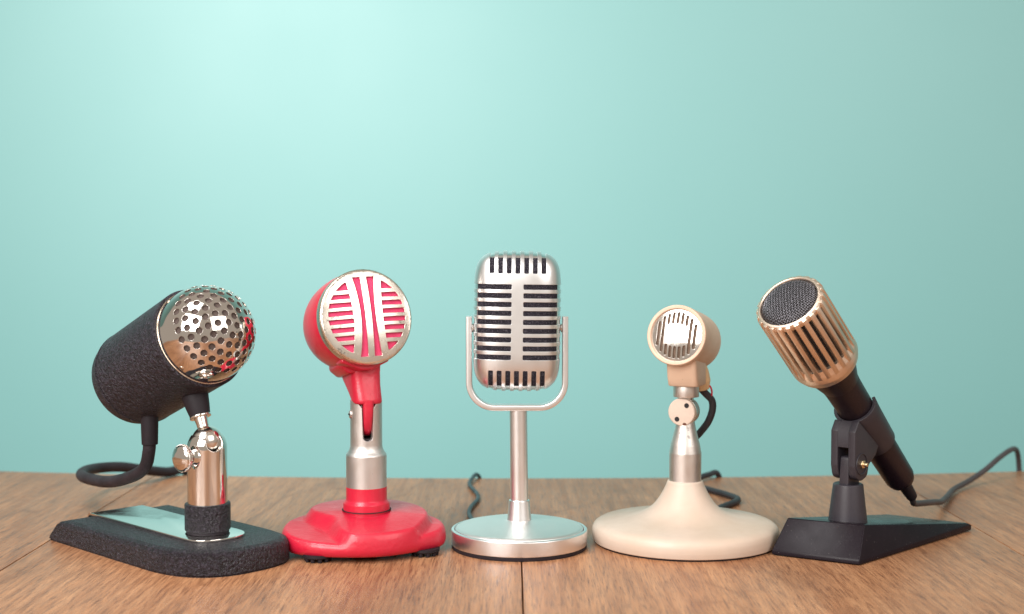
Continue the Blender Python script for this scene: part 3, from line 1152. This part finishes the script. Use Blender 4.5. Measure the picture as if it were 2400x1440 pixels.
    def patch(k, xl, zl, name, mat, mirror=False):
        rings = [outline(lam, 160) for lam in (1.0, .997, .99, .975, .95, .9, .82, .7, .55, .35, .15)]
        vv, ff = [], []
        V = np.array([p for r in rings for p in r])
        V = np.stack([np.clip(V[:, 0], -xl, xl), np.clip(V[:, 1], -zl, zl)], 1)
        P, _ = hsurf(V, k)
        for sy in ((1, -1) if mirror else (1,)):
            o = len(vv)
            Q = P.copy()
            if sy < 0: Q[:, 1] = 2 * Y0 - Q[:, 1]
            vv += [tuple(q) for q in Q]
            for i in range(len(rings) - 1):
                for j in range(160):
                    j2 = (j + 1) % 160
                    ff.append((o + i * 160 + j, o + i * 160 + j2, o + (i + 1) * 160 + j2, o + (i + 1) * 160 + j))
            ff.append(tuple(o + (len(rings) - 1) * 160 + j for j in range(160)))
        return obj(name, (vv, ff), mat, root, smooth=60)
    patch(0.984, 9, 9, 'core', 'satin_core', True)
    # foam insert sits a touch in front of the core, cut straight at the sides
    g = [(x, z) for z in np.linspace(-4.0, 4.0, 60) for x in np.linspace(-2.48, 2.48, 40)]
    V = np.array(g)
    gm = gfun(V)
    P, Nn = hsurf(V, 0.989)
    ff = []
    for i in range(59):
        for j in range(39):
            q = (i * 40 + j, i * 40 + j + 1, (i + 1) * 40 + j + 1, (i + 1) * 40 + j)
            if max(gm[list(q)]) < 0.985:
                ff.append(q)
    obj('foam_insert', (P, ff), 'foam_black', root, smooth=60)
    cab = [(-1.3, -0.2, .35), (-2.2, 1.2, .22), (-2.75, 3.6, .2), (-3.05, 6.2, .2), (-2.95, 8.6, .2), (-2.58, 11.2, .2), (-2.66, 13.6, .2), (-3.05, 15.6, .22), (-3.4, 17.8, .25), (-3.25, 20.0, .3), (-2.9, 21.7, .35), (-2.6, 22.6, -.6), (-2.5, 22.8, -4)]
    obj('cable', tube(catmull(cab, 10), 0.155, 14), 'cable_blue', root)


# ------------------------------------------------------------------ 4: small beige microphone
def build_beige_microphone():
    X0, Y0 = 11.15, -2.2
    root = thing('desk_microphone', 'small beige microphone with round chrome slotted grille on a trumpet-shaped beige base', 'microphone', (X0, Y0, 0))
    S = Frame((X0, Y0, 0))
    rb = 5.98
    obj('felt_pad', lathe([(0, 0), (rb - .22, 0), (rb - .22, .14), (rb - .5, .14)], S, 128), 'black_rubber', root)
    prof = [(rb - .4, .12), (rb - .10, .12)] + [(float(p[0]), float(p[1])) for p in catmull([(rb - .06, .16), (rb, .5), (rb - .02, .86), (rb - .17, 1.14), (rb - .55, 1.33), (4.5, 1.50), (3.45, 1.66), (2.65, 1.92), (2.05, 2.35), (1.6, 2.95), (1.28, 3.55), (1.15, 3.88)], 10)] + [(1.12, 3.95), (1.0, 3.97)]
    obj('base', lathe(prof, S, 192), 'beige_enamel', root, smooth=70)
    st = fillet([(1.02, 3.7), (1.03, 5.75, .5), (0.94, 6.25, .5), (0.66, 7.35, .3), (0.60, 7.75, .1), (0.3, 7.9)], 6)
    obj('stem', lathe(st, S, 80), 'worn_aluminium', root, smooth=60)
    # knuckle joint
    jd = unit((-.44, -.90, 0.0))
    J = Frame((X0 - .05, Y0 + .05, 8.42), jd)
    obj('knuckle', lathe(fillet([(0, -.55), (.86, -.55, .08), (.88, -.1, .05), (.88, .18, .04), (0.8, .18)], 4), J, 64), 'worn_aluminium', root)
    obj('knuckle_ring', lathe(fillet([(.5, .14), (.91, .14, .03), (.91, .34, .03), (.5, .34)], 3), J, 64), 'old_chrome', root)
    cap = obj('joint_cap', lathe(fillet([(0, .3), (.89, .3), (.89, .62, .05), (.84, .68, .05), (0, .69)], 4), J, 72), 'beige_cap', root)
    for x, y in ((.36, .44), (-.28, -.46)):
        obj('pin_hole_shade', lathe([(0, .691), (.13, .691), (.15, .697), (.16, .692)], Frame(J.at(x, y, 0), jd), 20), 'hole_shade', cap)  # flat dark discs, the shade of pin holes as colour
    chip = [(0.12, -.70), (.2, -.66), (.33, -.69), (.36, -.78), (.22, -.84), (.10, -.80)]
    obj('paint_chip', prism(chip, .60, .694, J), 'rust', cap)
    obj('collar_neck', lathe([(.52, 8.9), (.52, 9.5)], S, 40), 'old_chrome', root)
    obj('collar', lathe(fillet([(.3, 9.36), (.83, 9.36, .04), (.83, 10.12, .04), (.3, 10.12)], 3), Frame((X0 + .03, Y0, 0)), 72), 'worn_aluminium', root)

    # head
    a = unit((-.40, -.90, .165))
    FC = np.array((10.33, -3.75, 13.42))
    F = Frame(FC, a, roll=-4)
    r = 1.93
    shell = fillet([(1.66, -0.22), (1.68, -.02), (1.70, .0, .02), (1.90, .02, .08), (r, -.10, .05), (r, -.45), (1.92, -3.2), (1.88, -3.9, .35), (1.55, -4.25, .3), (0, -4.3)], 5)
    obj('head_shell', lathe(shell, F, 128), 'beige_plastic', root, smooth=50)
    # neck block under the head
    bx, by = X0 + .08, Y0 - .08
    yaw = math.atan2(a[1], a[0]) + math.pi / 2

    def sec(w, d, z, ox=0.0, oy=0.0):
        p = fillet_closed([(-w / 2, -d / 2, .3), (w / 2, -d / 2, .3), (w / 2, d / 2, .2), (-w / 2, d / 2, .2)], 5)
        c, s = math.cos(yaw), math.sin(yaw)
        return [(bx + (x + ox) * c - (y + oy) * s, by + (x + ox) * s + (y + oy) * c, z) for x, y in p]
    obj('neck_block', loft([sec(1.9, 1.9, 10.10), sec(2.0, 2.0, 10.16), sec(1.98, 2.3, 10.7, 0, -.12), sec(1.95, 2.6, 12.0, 0, -.25)]), 'beige_plastic', root, smooth=50)
    # grille
    rg = 1.67

    def gsurf(V):
        r2 = (V ** 2).sum(1) / rg ** 2
        z = -.14 + .18 * (1 - r2)
        loc = np.stack([V[:, 0], V[:, 1], z], 1)
        n = np.stack([.36 * V[:, 0] / rg ** 2, .36 * V[:, 1] / rg ** 2, np.ones(len(V))], 1)
        n /= np.linalg.norm(n, axis=1)[:, None]
        return F(loc), F.d(n)
    outer = [(rg * math.cos(2 * math.pi * k / 96), rg * math.sin(2 * math.pi * k / 96)) for k in range(96)]
    holes = []
    sw = 0.128 * rg
    for k in range(-4, 5):
        x = k * 0.178 * rg
        if abs(k) == 4: spans = [(-.48, .48)]
        elif abs(k) == 3: spans = [(-.69, .69)]
        else:
            t = (.90, .88, .80)[abs(k)]
            i = (.42, .41, .36)[abs(k)]
            spans = [(i, t), (-t, -i)]
        for y0, y1 in spans:
            holes.append(dense([(x + yy, xx) for xx, yy in stadium(y0 * rg, y1 * rg, 0, sw, 6)], 0.1))
    v, f, nn = perforated(outer, holes, hexgrid(rg, rg, 0.1), gsurf, 0.018, 0.08, keep_edge=lambda a, b: True if np.hypot(*a) > rg - .01 and np.hypot(*b) > rg - .01 else False)
    obj('slotted_grille', (v, f), 'worn_chrome', root, normals=nn)
    obj('mesh_backing', lathe([(0, -.06), (.5, -.075), (1.0, -.125), (rg, -.26)], F, 64), 'brown_mesh', root)
    # ivory plug and lead at the back
    pf = Frame((12.15, -1.15, 10.95), unit((.16, .12, -1)))
    obj('plug', lathe(fillet([(0, -.9), (.42, -.85, .1), (.62, .1, .3), (.66, .7, .2), (.5, 1.28, .15), (0, 1.34)], 5), pf, 40), 'plug_ivory', root)
    cab = [(12.25, -1.0, 9.8), (12.65, -.95, 9.4), (13.05, -.85, 8.95), (13.1, -.7, 8.3), (12.85, -.5, 7.5), (12.4, -.2, 6.8), (12.0, .2, 6.2), (11.7, .9, 5.0), (11.8, 2.2, 3.2), (12.6, 3.8, 1.2), (14.0, 5.6, .35), (15.2, 8.1, .25),
           (16.4, 9.9, .25), (16.85, 11.2, .25), (16.4, 12.9, .25), (15.4, 15.0, .25), (14.6, 17.0, .25), (14.9, 19.4, .3), (16.2, 21.3, .4), (17.2, 22.5, .1), (17.7, 23.0, -3)]
    obj('cable', tube(catmull(cab, 10), 0.235, 16), 'cable_black', root)
    wire = [(12.55, -1.25, 10.05), (12.85, -1.2, 9.95), (13.0, -1.1, 9.6), (13.0, -1.0, 9.2)]
    obj('inner_wire', tube(catmull(wire, 8), 0.06, 10), 'wire_red', root)


# ------------------------------------------------------------------ 5: gold-ribbed hand microphone in a clip
def build_gold_microphone():
    root = thing('desk_microphone', 'gold finned microphone with dark mesh top and black handle clipped to a wedge stand', 'microphone', (20.9, -5.1, 0))
    # wedge
    A, B, C, D = (15.95, -6.2), (20.64, -9.0), (30.75, 1.0), (26.0, 4.2)
    zb = 0.05
    v = [(*A, zb), (*B, zb), (*C, zb), (*D, zb),
         (A[0] + .02, A[1] + .05, .32), (B[0] + .0, B[1] + .05, .32), (C[0], C[1], .42), (D[0], D[1], .42),
         (17.05, -5.55, 2.2), (21.25, -7.75, 2.2), (30.45, .95, .55), (26.0, 3.9, .55)]
    f = [(3, 2, 1, 0), (0, 1, 5, 4), (1, 2, 6, 5), (2, 3, 7, 6), (3, 0, 4, 7), (4, 5, 9, 8), (5, 6, 10, 9), (6, 7, 11, 10), (7, 4, 8, 11), (8, 9, 10, 11)]
    obj('wedge_base', (v, f), 'black_plastic', root, bevel=0.07, bang=20)
    pv = np.array((20.97, -5.1, 5.55))
    PF = Frame((20.9, -5.1, 0))
    obj('post_socket', lathe(fillet([(1.0, 1.4), (1.21, 1.75, .03), (1.20, 1.85), (.92, 4.22, .05), (.84, 4.28, .04), (.4, 4.2)], 4), PF, 72), 'grey_plastic', root)
    fa = unit((-.7, -.7, 0))            # forward (towards the mouthpiece), level
    si = unit((.72, -.69, 0))           # right-hand side, seen from the front
    # tongue that rises between the cheeks
    TF = Frame(pv, si, up=(0, 0, 1))
    tongue = fillet_closed([(-.72, -1.6), (.72, -1.6), (.6, 0, .3), (.55, .45, .45), (-.55, .45, .45), (-.6, 0, .3)], 6)
    obj('post_tongue', prism(tongue, -.31, .31, TF), 'grey_plastic', root, bevel=.05)
    a = unit((-.523, -.541, .658))
    d = unit((-.457, -.473, -.753))
    A12 = pv - 3.0 * d

    def ax(t):
        return A12 + a * (12 - t)
    F = Frame(ax(0), a)
    # clip body: cheeks either side of the tongue
    # profile in the plane of (forward, up), extruded sideways
    CFm = Frame(pv, si, up=(0, 0, 1))

    def loc(p):
        q = np.asarray(p) - pv
        return (float(np.dot(q, CFm.x)), float(np.dot(q, CFm.y)))
    hi = loc(ax(10.35) + d * 0.95)
    lo = loc(ax(13.3) + d * 0.95)
    cheek = fillet_closed([(-.82, 2.05, .15), (-.38, 2.70, .1), (2.15, .92, .1), (1.75, .35, .3), (.92, -.15, .3), (.72, -.85, .5), (0, -1.06, .5), (-.64, -.85, .5), (-.82, -.1, .4)], 6)
    for s in (-1, 1):
        z0, z1 = (0.36, 0.84) if s > 0 else (-0.84, -0.36)
        ck = obj('clip_cheek', prism(cheek, z0, z1, CFm), 'grey_plastic', root, bevel=.06)
        if s > 0:
            obj('bolt_recess', lathe(fillet([(0, .825), (.60, .825), (.60, .90, .03), (.68, .90, .03), (.68, .82)], 3), CFm, 48), 'grey_plastic', ck)
            nut = [(.27 * math.cos(math.pi / 3 * k), .27 * math.sin(math.pi / 3 * k)) for k in range(6)]
            nt = obj('brass_nut', prism(nut, .82, 1.0, CFm), 'brass_screw', ck, bevel=.02)
            obj('bolt_end', lathe(fillet([(.13, .95), (.13, 1.24, .03), (0, 1.25)], 3), CFm, 20), 'brass_screw', nt)
    top_block = [(-.78, 1.05), (-.78, 2.03), (-.36, 2.64), (2.08, .92), (1.72, .42), (1.0, .60)]
    obj('clip_bridge', prism(top_block, -.39, .39, CFm), 'grey_plastic', root)
    # clip sleeve: three-quarter tube open on top, gently flared at its mouth
    ang_d = math.degrees(math.atan2(np.dot(d, F.y), np.dot(d, F.x)))
    sl = fillet([(1.16, -10.1), (1.34, -10.1, .03), (1.36, -10.15), (1.30, -11), (1.20, -13.9, .03), (1.06, -13.9), (1.10, -11), (1.16, -10.1)], 3)
    vv, ff = lathe(sl, F, 60, arc=(ang_d - 128, ang_d + 128))
    n = 61
    ff.append(tuple(i * n for i in range(len(sl))))
    ff.append(tuple(i * n + 60 for i in range(len(sl)))[::-1])
    obj('clip_sleeve', (vv, ff), 'grey_plastic', root, smooth=40)
    # handle
    hp = fillet([(0, -5.0), (1.72, -5.0), (1.74, -5.75, .05), (1.62, -6.1, .3), (1.20, -7.6, .8), (1.15, -8.2), (1.05, -13), (0.97, -17.9, .12), (.86, -18.32, .15), (.40, -18.5, .05), (.36, -18.5)], 6)
    obj('handle', lathe(hp, F, 96), 'black_handle', root, smooth=50)
    obj('strain_relief', lathe(fillet([(.44, -18.4), (.44, -19.0, .05), (.36, -20.3, .05), (.25, -20.4)], 3), F, 32), 'black_rubber', root)
    # gold casing
    rg = 2.10
    obj('lower_band', lathe(fillet([(1.7, -4.3), (1.98, -4.3), (2.10, -4.72, .03), (2.12, -4.9), (2.12, -5.25, .4), (1.95, -5.72, .15), (1.70, -5.82, .05), (1.6, -5.8)], 6), F, 144), 'champagne_gold', root, smooth=50)
    obj('inner_sleeve', lathe([(1.78, -4.5), (1.78, -.2)], F, 72), 'hole_shade', root)
    obj('top_ring', lathe(fillet([(1.74, -.5), (1.74, .0, .05), (1.80, .09, .04), (1.94, .06, .05), (2.0, -.12, .05), (1.96, -.38, .05), (1.78, -.46)], 4), F, 144), 'champagne_gold', root, smooth=50)
    nrib = 24
    ribw = .30
    prof = [(1.80, -4.45), (2.12, -4.80), (2.12, -.30), (2.05, -.06), (1.80, -.05)]
    prof = [(1.76, -4.78), (2.115, -4.90), (2.115, -.26), (2.06, -.03), (1.96, .03), (1.76, -.05)]
    w2, w1 = .150, .135
    base_v, base_f = [], []
    for sgnx in (-1, 1):
        for r_, z_ in prof:
            ww = w1 + (w2 - w1) * (1 - (r_ - 1.76) / .36)
            base_v.append((r_, sgnx * ww, z_))
    np_ = len(prof)
    base_f = [tuple(range(np_)), tuple(range(np_, 2 * np_))[::-1]] + [(k, np_ + k, np_ + (k + 1) % np_, (k + 1) % np_) for k in range(np_)]
    first = None
    for k in range(nrib):
        an = 2 * math.pi * (k + .35) / nrib
        M = Frame(F.o, a); c, s = math.cos(an), math.sin(an)
        M.x, M.y = c * F.x + s * F.y, -s * F.x + c * F.y
        if first is None:
            first = obj('rib', (base_v, base_f), 'champagne_gold', None, bevel=.016, seg=2)
            for vv_ in first.data.vertices:
                pass
            o = first
        else:
            o = first.copy()
            COL.objects.link(o)
        o.parent = root
        m4 = Matrix(((M.x[0], M.y[0], a[0], 0), (M.x[1], M.y[1], a[1], 0), (M.x[2], M.y[2], a[2], 0), (0, 0, 0, 1)))
        o.matrix_local = Matrix.Translation(Vector(F.o - ORIGIN[root]) * CM) @ m4
    # sloped windows' lower ends between the ribs
    obj('rib_ramp', lathe([(1.77, -4.30), (2.06, -4.86)], F, 144), 'champagne_gold', root)
    # woven wire top: slightly domed, rolled down at its rim
    rm = 1.72
    obj('mesh_backing', lathe([(0, .26), (.6, .24), (1.0, .19), (1.3, .11), (1.55, -.02), (1.73, -.25)], F, 64), 'hole_shade', root)

    def dome(x, y):
        q = min(1.0, math.hypot(x, y) / rm)
        return .50 * (1 - q ** 3.0) ** .6 - .14
    wires = []
    pitch = .128
    nw = int(rm / pitch)
    for ori in (0, 1):
        for k in range(-nw, nw + 1):
            c = k * pitch
            half = math.sqrt(max(rm * rm - c * c, 0))
            if half < .15:
                continue
            m_ = max(6, int(2 * half / (pitch / 2)))
            path = []
            for j in range(m_ + 1):
                # constant step so the over-under weave stays in phase
                u = -half + 2 * half * j / m_
                u *= .999
                x, y = (u, c) if ori == 0 else (c, u)
                ph = math.cos(math.pi * (u / pitch)) * (1 if k % 2 else -1) * (1 if ori == 0 else -1)
                path.append(F.at(x * .94 + y * .34, -x * .34 + y * .94, dome(x, y) + ph * .016))
            wires.append(tube(path, .021, 5, False))
    mg = obj('mesh_grille', join(*wires), 'steel_wire', root, smooth=80)
    cab0 = ax(20.25)
    dr = -a
    cab = [cab0 - dr * .4, cab0, (26.85, 1.12, 1.98), (27.2, 1.9, 1.68), (28.2, 3.2, 1.46), (29.6, 5.2, 1.15), (31.2, 8.6, .55), (32.7, 11.8, .35), (34.2, 14.8, .35), (36.3, 17.6, .5), (38.3, 19.6, 1.05), (40.2, 21.6, 1.75),
           (41.7, 23.2, 2.15), (42.7, 24.6, 2.0), (43.3, 25.6, 1.2), (43.6, 26.1, -.3), (43.7, 26.3, -3)]
    obj('cable', tube(catmull(cab, 10), 0.215, 16), 'cable_grey', root)


build_setting()
build_dome_microphone()
build_red_microphone()
build_ribbed_microphone()
build_beige_microphone()
build_gold_microphone()
